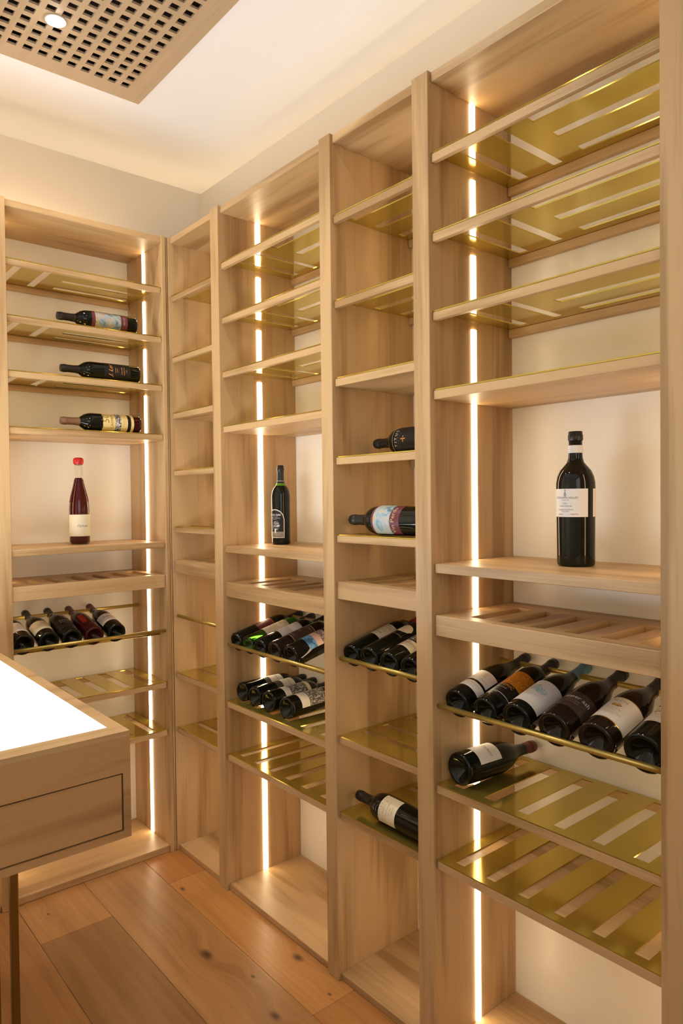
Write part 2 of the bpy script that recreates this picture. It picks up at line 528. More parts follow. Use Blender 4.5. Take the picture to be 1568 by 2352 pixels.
def led(u, a, side, z0, z1):
    """half round diffuser on the side panel at 'a', facing 'side'"""
    bm = bmesh.new()
    r, n = 0.0120, 8
    ring = []
    for zz in (z0 + Z0, z1 + Z0):
        row = []
        for i in range(n + 1):
            t = math.pi * i / n
            d = 0.187 - r * math.cos(t)
            aa = a + side * (0.0004 + 0.0055 * math.sin(t))
            p = u.T(d, aa)
            row.append(bm.verts.new((p[0], p[1], zz)))
        ring.append(row)
    for i in range(n):
        bm.faces.new((ring[0][i], ring[0][i + 1], ring[1][i + 1], ring[1][i]))
    bm.faces.new([ring[0][0]] + [ring[1][0]] + [ring[1][-1]] + [ring[0][-1]])
    bm.faces.new(ring[0]); bm.faces.new(ring[1][::-1])
    bmesh.ops.recalc_face_normals(bm, faces=bm.faces)
    return finish('led_strip', bm, LEDM, u.root)

SL_FB = [(0.040, 0.346, 0.041 + 0.1035 * i, 0.075 + 0.1035 * i) for i in range(6)]
SL_MIX = [(0.045, 0.340, 0.054, 0.086), (0.045, 0.340, 0.171, 0.203),
          (0.062, 0.092, 0.273, 0.607), (0.173, 0.205, 0.273, 0.607), (0.289, 0.319, 0.273, 0.607)]
SL_LONG = [(0.062, 0.091, 0.020, 0.343), (0.169, 0.201, 0.020, 0.343), (0.287, 0.318, 0.020, 0.343)]
SL_LONG2 = [(0.093, 0.122, 0.020, 0.343), (0.186, 0.218, 0.020, 0.343), (0.305, 0.338, 0.020, 0.343)]

Y = dict(c0=0.002, u1b=-0.370, u1a=-0.431, u2b=-1.077, u2a=-1.134, u3b=-1.497, u3a=-1.558, u4b=-2.196, u4a=-2.256)
ZT = 2.660
FLZ = -0.078

rt = empty('shelving_unit', (0.0, -1.13, 0.0), 'tall pale oak wine shelving with four bays along the right wall', 'shelving')
ur = Unit(TR, rt)
for nm, a0, a1 in (('u0', 0.0025, 0.020), ('u1', Y['u1a'], Y['u1b']), ('u2', Y['u2a'], Y['u2b']), ('u3', Y['u3a'], Y['u3b']), ('u4', Y['u4a'], Y['u4b'])):
    ur.bx('upright', 0.0, DP + 0.003, a0, a1, FLZ, ZT + 0.003, OAK[2], bev=0.0015)
bays = {
    4: (Y['u3a'], Y['u4b'], [2.4425, 2.2262, 2.0115, 1.7965, 1.3150, 1.1720, 0.7000, 0.4860, -0.0545]),
    3: (Y['u2a'], Y['u3b'], [2.4050, 2.1345, 1.8865, 1.6335, 1.3825, 1.2300, 0.7275, 0.4795, -0.0545]),
    2: (Y['u1a'], Y['u2b'], [2.4390, 2.2228, 2.0089, 1.7925, 1.3132, 1.1680, 0.6915, 0.4770, -0.0545]),
    1: (Y['c0'], Y['u1b'], [2.4050, 2.1330, 1.8870, 1.6320, 1.3810, 1.2295, 0.7266, 0.4799, -0.0560]),
}
def bay(u, n, a0, a1, zs, wide, led0, led1):
    e0, e1 = sorted((a0, a1))
    u.bx('top_board', SF, 0.3705, e0, e1, ZT - 0.026, ZT, OAK[u.al])
    u.bx('bottom_board', SF, 0.3705, e0, e1, FLZ + 0.001, zs[8], OAK[u.al])
    u.bx('back_panel', 0.371, 0.3745, e0, e1, FLZ, ZT, BACKM, bev=0)
    if wide:
        for i in range(3): brass_shelf(u, a0, a1, zs[i], SL_MIX)
        solid_shelf(u, a0, a1, zs[3], True)
        solid_shelf(u, a0, a1, zs[4], False, 0.026)
        slatted_tray(u, a0, a1, zs[5], 6)
        rods(u, a0, a1, 0.9165, 1.001)
        brass_shelf(u, a0, a1, zs[6], SL_FB)
        solid_shelf(u, a0, a1, zs[7], True, 0.0265, SL_FB)
    else:
        for i in (0, 1): brass_shelf(u, a0, a1, zs[i], SL_LONG)
        solid_shelf(u, a0, a1, zs[2], True)
        for i in (3, 4): brass_shelf(u, a0, a1, zs[i], SL_LONG)
        slatted_tray(u, a0, a1, zs[5], 3)
        rods(u, a0, a1, 0.9785, 1.063)
        brass_shelf(u, a0, a1, zs[6], SL_LONG2)
        solid_shelf(u, a0, a1, zs[7], True, 0.0265, SL_LONG2)
    # the light line stops at every shelf
    th = [0.0265] * 9
    th[5] = 0.057
    th[3 if wide else 2] = 0.028
    segs = []
    top = ZT - 0.027
    for i, z in enumerate(zs):
        segs.append((z + 0.002, top - 0.001))
        top = z - th[i]
    for z0, z1 in segs:
        sg = 1 if a1 > a0 else -1
        if led0: led(u, a0, sg, z0, z1)
        if led1: led(u, a1, -sg, z0, z1)
bay(ur, 4, *bays[4], True, True, True)
bay(ur, 3, *bays[3], False, False, True)
bay(ur, 2, *bays[2], True, True, True)
bay(ur, 1, *bays[1], False, False, True)
ur.bx('added_wall_wash', 0.20, 0.214, Y['u4a'] + 0.01, Y['c0'], ZT + 0.0035, ZT + 0.0085, TOPM, bev=0)  # added glowing strip, put in to wash the wall above with warm light
# corner filler
ur.bx('corner_filler', 0.004, 0.020, 0.0205, 0.0330, FLZ, ZT + 0.003, OAK[2])

bt = empty('shelving_unit', (-0.35, 0.0, 0.0), 'tall pale oak wine shelving against the far wall, behind the backlit table', 'shelving')
ub = Unit(TB, bt)
BL, BR = -0.672, -0.031
ub.bx('upright', 0.0, DP + 0.003, BR, BR + 0.018, FLZ, ZT + 0.003, OAK[2], bev=0.0015)
ub.bx('upright', 0.0, DP + 0.003, BL - 0.060, BL, FLZ, ZT + 0.003, OAK[2], bev=0.0015)
ub.bx('corner_filler', 0.004, 0.020, BR + 0.0205, -0.0025, FLZ, ZT, OAK[2])
bay(ub, 5, BL, BR, [2.4386, 2.2210, 2.0085, 1.7915, 1.3123, 1.1675, 0.6893, 0.4743, -0.0490], True, True, True)
ub.bx('added_wall_wash', 0.20, 0.214, BL - 0.42, BR, ZT + 0.0035, ZT + 0.0085, TOPM, bev=0)
# the narrow bay beyond it, of which only the foot shows under the table
b6l = BL - 0.060 - 0.363
ub.bx('upright', 0.0, DP + 0.003, b6l - 0.060, b6l, FLZ, ZT + 0.003, OAK[2], bev=0.0015)
bay(ub, 6, BL - 0.060, b6l, bays[3][2], False, False, True)

# ------------------------------------------------------------------ ceiling grille and lamps
lamps = [gpt(a, b) for a, b in ((-0.609, -0.421), (-0.609, -1.40), (-1.20, -0.421), (-1.20, -1.40))]
xs, ys = [GX0], [GY0]
x = GX0 - 0.081 * GK
for i in range(NGX):
    xs += [x - PIT * i, x - PIT * i - 0.0315 * GK]
xs.append(GX1)
y = GY0 - 0.082 * GK
for j in range(NGY):
    ys += [y - PIT * j, y - PIT * j - 0.0305 * GK]
ys.append(GY1)
xs, ys = sorted(xs), sorted(ys)
def gh(i, j):
    if i % 2 == 0 or j % 2 == 0: return False
    cx_, cy_ = (xs[i] + xs[i + 1]) / 2, (ys[j] + ys[j + 1]) / 2
    return all((cx_ - a) ** 2 + (cy_ - b) ** 2 > 0.040 ** 2 for a, b in lamps)
bm = bmesh.new()
plate_with_holes(bm, xs, ys, gh, GZ + Z0, ZC - 0.001 + Z0)
bmesh.ops.recalc_face_normals(bm, faces=bm.faces)
gr = finish('ceiling_grille', bm, GOAK)
tag(gr, 'square-holed light oak grille panel set in the ceiling', 'grille')
def lathe_bm(bm, prof, seg=32, z_up=True):
    rings = []
    for r, z in prof:
        if r < 1e-6:
            rings.append([bm.verts.new((0, 0, z))])
        else:
            rings.append([bm.verts.new((r * math.cos(2 * math.pi * k / seg), r * math.sin(2 * math.pi * k / seg), z)) for k in range(seg)])
    for a, b in zip(rings, rings[1:]):
        for k in range(seg):
            k2 = (k + 1) % seg
            if len(a) == 1 and len(b) == 1: continue
            if len(a) == 1: bm.faces.new((a[0], b[k2], b[k]))
            elif len(b) == 1: bm.faces.new((a[k], a[k2], b[0]))
            else: bm.faces.new((a[k], a[k2], b[k2], b[k]))
    bmesh.ops.recalc_face_normals(bm, faces=bm.faces)
for n, (lx, ly) in enumerate(lamps):
    if n == 0:
        t = empty('ceiling_spotlight', (lx, ly, GZ + Z0), 'glowing round spotlight in the ceiling grille, the one in the picture', 'spotlight', 'spotlights in the ceiling grille')
    else:
        t = empty('ceiling_spotlight', (lx, ly, GZ + Z0), ['', 'round spotlight in the grille nearer the camera, outside the picture', 'round spotlight in the grille above the far end of the table', 'round spotlight in the grille above the drawer side of the table'][n], 'spotlight', 'spotlights in the ceiling grille')
    bm = bmesh.new()
    lathe_bm(bm, [(0.030, 0.0), (0.036, -0.0005), (0.039, -0.002), (0.036, -0.004), (0.030, -0.004), (0.030, 0.0)], 40)
    o = finish('lamp_ring', bm, RINGM, t, shift=False, smooth=True)
    bm = bmesh.new()
    lathe_bm(bm, [(0.0, -0.016), (0.012, -0.0145), (0.022, -0.010), (0.0295, -0.0035), (0.0295, -0.0005), (0, -0.0005)], 40)
    finish('lamp_lens', bm, LAMPM, t, shift=False)
    ld = bpy.data.lights.new('spot_beam', 'SPOT')
    ld.energy = SPOT_W; ld.color = SPOT_C; ld.spot_size = math.radians(120); ld.spot_blend = 0.9; ld.shadow_soft_size = 0.05
    lo = bpy.data.objects.new('spot_beam', ld); COL.objects.link(lo)
    lo.parent = t; lo.location = (0, 0, -0.035)
# added soft fill behind the camera, no real opening there
ad = bpy.data.lights.new('added_fill_light', 'AREA')
ad.energy = FILL_W; ad.color = FILL_C; ad.shape = 'RECTANGLE'; ad.size = 1.6; ad.size_y = 1.5
ao = bpy.data.objects.new('added_fill_light', ad); COL.objects.link(ao)
ao.location = (-1.75, YF + 0.06, 2.25)
ao.rotation_euler = (math.radians(90), 0, math.radians(0))

# ------------------------------------------------------------------ display table
TX1, TY0, TZ = -0.8145, -1.421, 1.0
TX0, TY1 = -2.15, -0.36
tb = empty('display_table', ((TX0 + TX1) / 2, (TY0 + TY1) / 2, 0), 'oak tasting table with a glowing white glass top and brass legs', 'table')
TB0 = 0.768
bx_, by_ = 0.031, 0.052
def tbx(*a, **k): return box(*a, **k, parent=tb)
# apron: front face frame pieces round the drawer, sides, back
fy = TY0 + 0.020
bm = bmesh.new()
plate_with_holes(bm, [TX0, TX0 + 0.0165, TX1 - 0.0165, TX1], [TB0, 0.7845, 0.9105, TZ - 0.0125], lambda i, j: i == 1 and j == 1, 0, 0.020)
for v in bm.verts: v.co = (v.co.x, TY0 + v.co.z, v.co.y + Z0)
bmesh.ops.recalc_face_normals(bm, faces=bm.faces)
finish('front_frame', bm, TOAK[0], tb)
box('light_blocker', TX0 + 0.021, TX1 - 0.021, fy + 0.0005, TY1 - 0.0205, 0.950, 0.958, DARKM, tb, bev=0)  # unseen dark sheet added to stop the top's glow leaking past the drawer
dx0, dx1 = TX0 + 0.0200, TX1 - 0.0200
dr = box('drawer', dx0, dx1, TY0 + 0.0006, fy, 0.7877, 0.9072, TOAK[0], tb, bev=0.0006)
box('drawer_box', dx0 + 0.01, dx1 - 0.01, fy, fy + 0.40, 0.793, 0.895, DARKM, dr, bev=0)
box('side_panel', TX1 - 0.020, TX1, fy, TY1, TB0, TZ - 0.0125, TOAK[1], tb)
box('side_panel', TX0, TX0 + 0.020, fy, TY1, TB0, TZ - 0.0125, TOAK[1], tb)
box('rear_panel', TX0 + 0.02, TX1 - 0.02, TY1 - 0.02, TY1, TB0, TZ - 0.0125, TOAK[0], tb)
box('bottom_panel', TX0 + 0.02, TX1 - 0.02, fy + 0.0005, TY1 - 0.02, TB0 + 0.001, TB0 + 0.016, TOAK[0], tb, bev=0)
bm = bmesh.new()
plate_with_holes(bm, [TX0, TX0 + bx_, TX1 - bx_, TX1], [TY0, TY0 + by_, TY1 - by_, TY1], lambda i, j: i == 1 and j == 1, TZ - 0.0123 + Z0, TZ + Z0)
finish('top_frame', bm, OAK[0], tb)
box('glass_top', TX0 + bx_ + 0.0004, TX1 - bx_ - 0.0004, TY0 + by_ + 0.0004, TY1 - by_ - 0.0004, TZ - 0.010, TZ - 0.0008, TABM, tb, bev=0)
for lx, ly in ((-0.950, -0.81), (-0.90, -0.81), (-2.03, -0.81), (-0.925, -0.42), (-2.03, -0.42), (-2.03, -1.30)):
    box('leg', lx - 0.010, lx + 0.010, ly - 0.010, ly + 0.010, FLZ, TB0, LEGM, tb)

# ------------------------------------------------------------------ bottles
def text_bm(txt, size, shear=0.0, bold=0.0):
    cu = bpy.data.curves.new('lettering_curve', 'FONT')
    cu.body = txt; cu.size = size; cu.align_x = 'CENTER'; cu.align_y = 'CENTER'
    cu.shear = shear; cu.offset = bold; cu.resolution_u = 2
    o = bpy.data.objects.new('tmp', cu)
    COL.objects.link(o)
    dg = bpy.context.evaluated_depsgraph_get()
    me = bpy.data.meshes.new_from_object(o.evaluated_get(dg))
    bpy.data.objects.remove(o); bpy.data.curves.remove(cu)
    bm = bmesh.new(); bm.from_mesh(me); bpy.data.meshes.remove(me)
    return bm

PROFILE = {
    # fractions of body radius R against height (for H = 0.32)
    'bordeaux': [(0, .030), (.30, .024), (.62, .008), (.80, .001), (.90, 0), (.98, .003), (1, .009), (1, .195), (.985, .206), (.93, .217), (.80, .230), (.60, .2405), (.46, .248), (.405, .257), (.385, .270), (.385, .318), (0, .3185)],
    'heavy': [(0, .034), (.30, .026), (.62, .008), (.78, .001), (.86, 0), (.95, .003), (.97, .009), (.965, .03), (1, .185), (.99, .198), (.93, .212), (.80, .226), (.60, .237), (.44, .2455), (.37, .256), (.345, .27), (.345, .318), (0, .3185)],
    'burgundy': [(0, .032), (.30, .025), (.62, .008), (.80, .001), (.90, 0), (.98, .003), (1, .009), (1, .140), (.985, .152), (.94, .168), (.84, .188), (.68, .208), (.53, .224), (.42, .240), (.37, .256), (.35, .272), (.345, .318), (0, .3185)],
    'flute': [(0, .010), (.6, .004), (.85, 0), (.96, .003), (1, .008), (1, .125), (.985, .138), (.93, .155), (.85, .173), (.74, .190), (.64, .204), (.53, .221), (.44, .238), (.395, .250), (.39, .318), (0, .3185)],
}
def body_r(kind, R, H, z):
    pr = [(r * R, zz * H / 0.32) for r, zz in PROFILE[kind]]
    best = R
    for (r0, z0), (r1, z1) in zip(pr[4:], pr[5:]):
        if z0 <= z <= z1 and z1 > z0:
            best = r0 + (r1 - r0) * (z - z0) / (z1 - z0)
    return best

def patch(parent, name, kind, R, H, z0, z1, a, hw, m, shape='rect', off=0.0005):
    """paper label wrapped on the glass; a, hw in degrees"""
    bm = bmesh.new()
    nu, nv = max(6, int(hw / 4)), 8 if shape == 'rect' else 10
    rows = []
    for i in range(nu + 1):
        s = -1 + 2 * i / nu
        if shape == 'ellipse':
            if abs(s) > 0.999: s = math.copysign(0.999, s)
            h = math.sqrt(1 - s * s)
            zc, hz = (z0 + z1) / 2, (z1 - z0) / 2
            lo, hi = zc - hz * h, zc + hz * h
        elif shape == 'arch':
            lo = z0
            ws = hw / 57.3 * R
            hi = z1 - ws * (1 - math.sqrt(max(0, 1 - s * s * 0.999)))
        elif shape == 'torn':
            lo, hi = z0, z1 - 0.004 * abs(math.sin(i * 1.1)) - 0.003 * abs(math.sin(i * 2.3))
        else:
            lo, hi = z0, z1
        ang = math.radians(a + hw * s)
        row = []
        for j in range(nv + 1):
            z = lo + (hi - lo) * j / nv
            r = body_r(kind, R, H, z) + off
            row.append(bm.verts.new((r * math.cos(ang), r * math.sin(ang), z)))
        rows.append(row)
    for i in range(nu):
        for j in range(nv):
            bm.faces.new((rows[i][j], rows[i + 1][j], rows[i + 1][j + 1], rows[i][j + 1]))
    return finish(name, bm, m, parent, shift=False, smooth=True)

def lettering(parent, kind, R, H, txt, size, zc, a, m, shear=0.0, bold=0.0, off=0.0010):
    bm = text_bm(txt, size, shear, bold)
    for v in bm.verts:
        z = zc + v.co.y
        r = body_r(kind, R, H, z) + off
        ang = math.radians(a) + v.co.x / max(R, 1e-3)
        v.co = (r * math.cos(ang), r * math.sin(ang), z)
    return finish('lettering', bm, m, parent, shift=False)

def scribble(parent, kind, R, H, zc, a, width, amp, m, seed=1, th=0.0005, vert=False):
    """thin hand-drawn line on a label"""
    rnd = random.Random(seed)
    bm = bmesh.new()
    n = 28
    ph = [rnd.uniform(0, 6.28) for _ in range(3)]
    pts = []
    for i in range(n + 1):
        t = i / n
        x = (t - 0.5) * width
        y = amp * (math.sin(t * 25 + ph[0]) * 0.6 + math.sin(t * 11 + ph[1]) * 0.5)
        if vert: x, y = y, x
        pts.append((x, y))
    def P(x, y):
        z = zc + y
        r = body_r(kind, R, H, z) + 0.0010
        ang = math.radians(a) + x / R
        return (r * math.cos(ang), r * math.sin(ang), z)
    prev = None
    for i, (x, y) in enumerate(pts):
        x2, y2 = pts[min(i + 1, n)]
        x1, y1 = pts[max(i - 1, 0)]
        d = math.hypot(x2 - x1, y2 - y1) or 1
        nx_, ny_ = -(y2 - y1) / d * th, (x2 - x1) / d * th
        cur = (bm.verts.new(P(x + nx_, y + ny_)), bm.verts.new(P(x - nx_, y - ny_)))
        if prev: bm.faces.new((prev[0], prev[1], cur[1], cur[0]))
        prev = cur
    return finish('scribble', bm, m, parent, shift=False)

def bottle(name, label, base, axis, face, H, R, kind='bordeaux', glass=None, capm=None, cap0=0.250, labels=(), group=None, neckring=None, cap_extra=None):
    """base: point of the base centre (world fit coords); axis: direction base->mouth; face: direction the label looks"""
    glass = glass or GB
    capm = capm or CBLK
    Zv = Vector(axis).normalized()
    Xv = Vector(face); Xv = (Xv - Zv * Xv.dot(Zv)).normalized()
    Yv = Zv.cross(Xv)
    root = empty(name, (0, 0, 0), label, 'wine bottle', group)
    Mx = Matrix((Xv, Yv, Zv)).transposed().to_4x4()
    Mx.translation = Vector((base[0], base[1], base[2] + Z0))
    root.matrix_world = Mx
    k = H / 0.32
    prof = [(r * R, z * k) for r, z in PROFILE[kind]]
    def sm(prof):
        return prof
    if glass is GCLR:
        bm = bmesh.new()
        outer = prof[:-1] + [(prof[-2][0] * 0.8, prof[-2][1])]
        inner = [(max(r - 0.0022, 0), z + (0.0022 if i < 5 else 0)) for i, (r, z) in enumerate(prof[:-1])]
        lathe_bm(bm, outer + inner[::-1], 40)
        body = finish('glass_body', bm, glass, root, shift=False, smooth=True)
        bm = bmesh.new()
        top = 0.246 * k
        pi = [(max(r - 0.0026, 0), z + 0.003) for r, z in prof]
        wp = [q for q in pi if q[1] < top]
        wp.append((body_r(kind, R, H, top) - 0.0026, top)); wp.append((0, top))
        lathe_bm(bm, wp, 40)
        finish('wine', bm, WINE, root, shift=False, smooth=True)
        bm = bmesh.new()
        lathe_bm(bm, [(0, 0.292 * k), (0.0105, 0.292 * k), (0.0105, 0.316 * k), (0, 0.316 * k)], 24)
        finish('cork', bm, CORK, root, shift=False, smooth=False)
    else:
        bm = bmesh.new()
        lathe_bm(bm, prof, 40)
        body = finish('glass_body', bm, glass, root, shift=False, smooth=True)
    # capsule
    c0 = cap0 * k
    bm = bmesh.new()
    off = 0.0007
    cp = [(body_r(kind, R, H, c0 + (0.3185 * k - c0) * i / 10.0) + off, c0 + (0.3185 * k - c0) * i / 10.0) for i in range(11)]
    rn = body_r(kind, R, H, 0.316 * k) + off
    if capm is CWAX:
        cp = [(rn + 0.0005, 0.296 * k), (rn + 0.0035, 0.299 * k), (rn + 0.0042, 0.306 * k), (rn + 0.0038, 0.314 * k), (rn + 0.0015, 0.3185 * k), (rn - 0.004, 0.321 * k), (0, 0.3225 * k)]
    else:
        cp[0] = (cp[0][0] - off * 0.8, cp[0][1])
        zl = 0.3185 * k
        cp = [q for q in cp if q[1] < zl - 0.024] + [(rn, zl - 0.0235), (rn + 0.0012, zl - 0.0215), (rn + 0.0012, zl - 0.009), (rn, zl - 0.0075), (rn, zl - 0.001), (rn - 0.0012, zl + 0.0010), (rn * 0.55, zl + 0.0014), (0, zl + 0.0012)]
    lathe_bm(bm, cp, 36)
    capo = finish('capsule', bm, capm, root, shift=False, smooth=True)
    for e in labels:
        if e[0] == 'ring':      # band round the neck: z0, z1, mat
            patch(capo if e[4:] and e[4] == 'cap' else root, 'neck_band', kind, R, H, e[1] * k, e[2] * k, 0, 180, e[3], off=0.0014)
            continue
        nm, z0, z1, a, hw, m = e[:6]
        opts = e[6] if len(e) > 6 else {}
        lab = patch(root, nm, kind, R, H, z0 * k, z1 * k, a, hw, m, opts.get('shape', 'rect'), opts.get('off', 0.0005))
        for tx in opts.get('text', ()):
            lettering(lab, kind, R, H, tx[0], tx[1], tx[2] * k, tx[3], tx[4], *(tx[5:]), off=opts.get('off', 0.0005) + 0.0005)
        for q, sc in enumerate(opts.get('scribble', ())):
            scribble(lab, kind, R, H, sc[0] * k, *sc[1:], seed=q + int(z0 * 1000))
    return root

bpy.context.view_layer.update()
def on(z, R): return z + R + 0.0008
Rb = 0.0385
# ---- display bottles
camdir = lambda x, y: Vector((CAMP.x - x, CAMP.y - y, 0)).normalized()
def turned(x, y, deg):
    v = camdir(x, y); v.rotate(Matrix.Rotation(math.radians(deg), 3, 'Z')); return v

bottle('standing_bottle', 'large black wine bottle with a square white label, standing on the nearest bay', (0.222, -1.866, 1.3155), (0, 0, 1), turned(0.22, -1.866, -32), 0.352, 0.0495, 'heavy',
       labels=[('front_label', .117, .183, 0, 69, P_W2, {'text': [('TUZIE NAPA VALLEY', .0075, .162, 0, GREYINK), ('ESTATE BOTTLED', .0028, .1565, 0, GREYINK), ('2016', .003, .150, 0, GREYINK), ('RED WINE', .0028, .1475, 0, GREYINK),
                ('CAPELLA VINEYARD', .0042, .1425, 0, GREYINK), ('CABERNET SAUVIGNON', .0040, .134, 0, GREYINK), ('NAPA VALLEY', .0036, .130, 0, GREYINK), ('A', .011, .1715, 0, INK), ('=', .012, .1665, 0, INK), ('T', .008, .1775, 0, INK)],
                'scribble': [(.1235, -16, .014, .0010, REDINK), (.1235, 28, .020, .0012, REDINK)]}),
               ('back_label', .117, .183, 130, 40, P_W2),
               ('ring', .268, .286, P_W2)], capm=CBLK, cap0=.300)
bottle('standing_bottle', 'black wine bottle with a white-edged arched black label, standing before the light strip', (0.222, -0.524, 1.3140), (0, 0, 1), turned(0.222, -0.524, -41), 0.322, 0.0388, 'heavy',
       labels=[('label_border', .0265, .142, 0, 62, P_W, {'shape': 'arch'}),
               ('front_label', .030, .1385, 0, 57, P_BK, {'shape': 'arch', 'off': .0009, 'text': [('SILVER OAK', .0105, .119, 0, WHINK, 0, .0002), ('ALEXANDER VALLEY', .0032, .111, 0, WHINK), ('CABERNET SAUVIGNON', .0045, .106, 0, WHINK), ('NAPA VALLEY', .0032, .101, 0, WHINK)]}),
               ('tree_picture', .058, .094, 8, 26, A_BW, {'shape': 'ellipse', 'off': .0014}),
               ('field_picture', .031, .052, 0, 55, simple('field_print', (0.42, 0.38, 0.32), 0.5, var=0.7, bscale=120), {'off': .0014}),
               ('tree_trunk', .046, .064, 4, 5, P_W2, {'off': .0018}),
               ('green_neck', .237, .2465, 0, 179.9, GNECK, {'off': .0004}),
               ('neck_line', .2555, .2568, 0, 179.9, P_W, {'off': .0014})], capm=CBLK, cap0=.247)
bottle('standing_bottle', 'tall clear bottle of red wine with a red wax top on the far wall', (-0.3475, 0.180, 1.3130), (0, 0, 1), turned(-0.3475, 0.18, 22), 0.372, 0.0435, 'flute', glass=GCLR, capm=CWAX,
       labels=[('front_label', .030, .110, -10, 80, P_CR, {'text': [('Palhete', .0155, .068, -4, GREYINK, .35)]})])

# ---- lying on the upper far shelves (neck to the left)
yb = 0.068
bottle('lying_bottle', 'lying bottle with a maroon-edged painted label, topmost on the far wall', (-0.132, yb, on(2.221, Rb)), (-1, 0.02, 0), (0, -1, .15), 0.330, Rb,
       labels=[('front_label', .044, .192, 0, 75, P_MR, {'text': [('VIN DE', .011, .058, 0, TANINK)]}), ('picture', .072, .178, 0, 74, A_PAINT, {'off': .0009})])
bottle('lying_bottle', 'lying black bottle with orange script on its black label, far wall', (-0.122, yb, on(2.0085, Rb)), (-1, 0.02, 0), (0, -1, .15), 0.330, Rb,
       labels=[('front_label', .045, .155, 0, 75, P_BK, {'text': [('J. Lor', .024, .128, 0, ORINK, .4), ('VINEYARDS', .0045, .108, 0, ORINK), ('ESTATES', .0045, .10, 0, ORINK), ('FOUR VINES', .006, .082, 0, ORINK), ('CABERNET 2016', .005, .072, 0, ORINK), ('PASO', .005, .062, 0, ORINK)]})])
bottle('lying_bottle', 'lying bottle with a big yellow label and brown foil, far wall', (-0.122, yb, on(1.7915, Rb)), (-1, 0.0, 0), (0, -1, .15), 0.335, Rb, 'bordeaux', capm=CBRN, cap0=.248,
       labels=[('front_label', .060, .168, 0, 80, P_YE, {'shape': 'torn', 'text': [('50', .040, .150, 14, simple('olive_ink', (.32, .22, .05), .6), .15), ('CAYMUS', .0165, .126, 0, simple('brown_ink', (.22, .13, .04), .6)), ('SANTENA', .008, .076, 0, TANINK), ('CABERNET', .005, .068, 0, TANINK)]}),
               ('picture', .088, .112, 0, 80, A_BW, {'off': .0009}), ('black_band', .048, .054, 0, 80, P_BK), ('lower_band', .034, .046, 0, 80, P_YE), ('red_foot', .006, .030, 0, 179.9, GRED, {'off': .0003})])

# ---- racked bottles on the far wall
TA = math.radians(13.6)
def racked_b(x, label, R=0.040, H=0.335, kind='burgundy', roll=0, **kw):
    d = Vector((0, math.cos(TA), math.sin(TA)))
    n = Vector((0, -math.sin(TA), math.cos(TA)))
    # rests on the second rod (0.085, zf-0.021) of radius 0.0075
    p = Vector((x, 0.085, 0.9165 - 0.021)) + n * (0.0078 + R) 
    base = p - d * 0.0445
    f = n.copy(); f.rotate(Matrix.Rotation(math.radians(roll), 3, d))
    return bottle('racked_bottle', label, base, d, f, H, R, kind, group='bottles racked on the far wall', **kw)
racked_b(-0.628, 'racked bottle with a grey crested white label, half hidden by the far left upright', R=.043, labels=[('front_label', .045, .125, 0, 75, P_W2, {'text': [('M', .016, .105, 12, TANINK)]})])
racked_b(-0.531, 'racked bottle with a crested cream label, second from the far left upright', R=.042, labels=[('front_label', .045, .125, 0, 75, P_CR, {'text': [('W', .016, .108, 8, TANINK), ('CHATEAU BLANC', .006, .09, 8, TANINK)]})])
racked_b(-0.438, 'racked bottle with a black label of white script, middle of the far rack', R=.042, labels=[('front_label', .040, .125, 0, 75, P_BK, {'text': [('Vannella', .014, .105, 0, WHINK, .3), ('PINOT NOIR', .008, .09, 0, WHINK), ('ESTATE', .004, .078, 0, WHINK)]})])
racked_b(-0.346, 'racked dark red bottle with a narrow bright red label', glass=GRED, capm=CMAR, R=.041, labels=[('front_label', .070, .145, -22, 14, P_RED)])
racked_b(-0.250, 'racked bottle with a white script label, rightmost on the far rack', R=.041, capm=CMAR, labels=[('front_label', .055, .125, 0, 72, P_W, {'text': [('Adonay', .018, .098, 0, GREYINK, .2), ('NAPA VALLEY', .0045, .084, 0, TANINK)]})])

# ---- racked bottles on the right wall
def racked(y, zf, label, R=0.040, H=0.335, kind='burgundy', roll=0, group=None, **kw):
    d = Vector((math.cos(TA), 0, math.sin(TA)))
    n = Vector((-math.sin(TA), 0, math.cos(TA)))
    p = Vector((0.085, y, zf - 0.021)) + n * (0.0078 + R)
    base = p - d * 0.0445
    f = n.copy(); f.rotate(Matrix.Rotation(math.radians(roll), 3, d))
    return bottle('racked_bottle', label, base, d, f, H, R, kind, group=group, **kw)
G4, G3, G2 = 'bottles racked in the nearest bay', 'bottles racked in the narrow bay', 'bottles racked in the second wide bay'
zf4, zf3 = 0.9165, 0.9785
racked(-1.618, zf4, 'racked bottle with two white labels, first beside the light strip in the nearest bay', R=.041, group=G4, labels=[
    ('front_label', .078, .130, 20, 52, P_W, {'text': [('||', .020, .112, 26, P_GOLD), ('Maurer', .009, .090, 40, TANINK, .3)]}), ('lower_label', .040, .070, 20, 58, P_W, {'text': [('BREGANZER', .008, .060, 20, TANINK), ('NAPA VALLEY', .004, .051, 20, GREYINK)]})])
racked(-1.714, zf4, 'racked bottle with a bright orange and black label', R=.0395, kind='bordeaux', group=G4, labels=[
    ('upper_label', .100, .170, 5, 75, A_OR), ('lower_label', .035, .100, 5, 75, P_BK, {'text': [('INTERIC', .015, .090, 5, ORINK), ('RED BLEND', .006, .077, 5, WHINK), ('NAPA', .005, .048, 5, WHINK)]}), ('silver_line', .052, .0535, 5, 75, P_W2, {'off': .0008})])
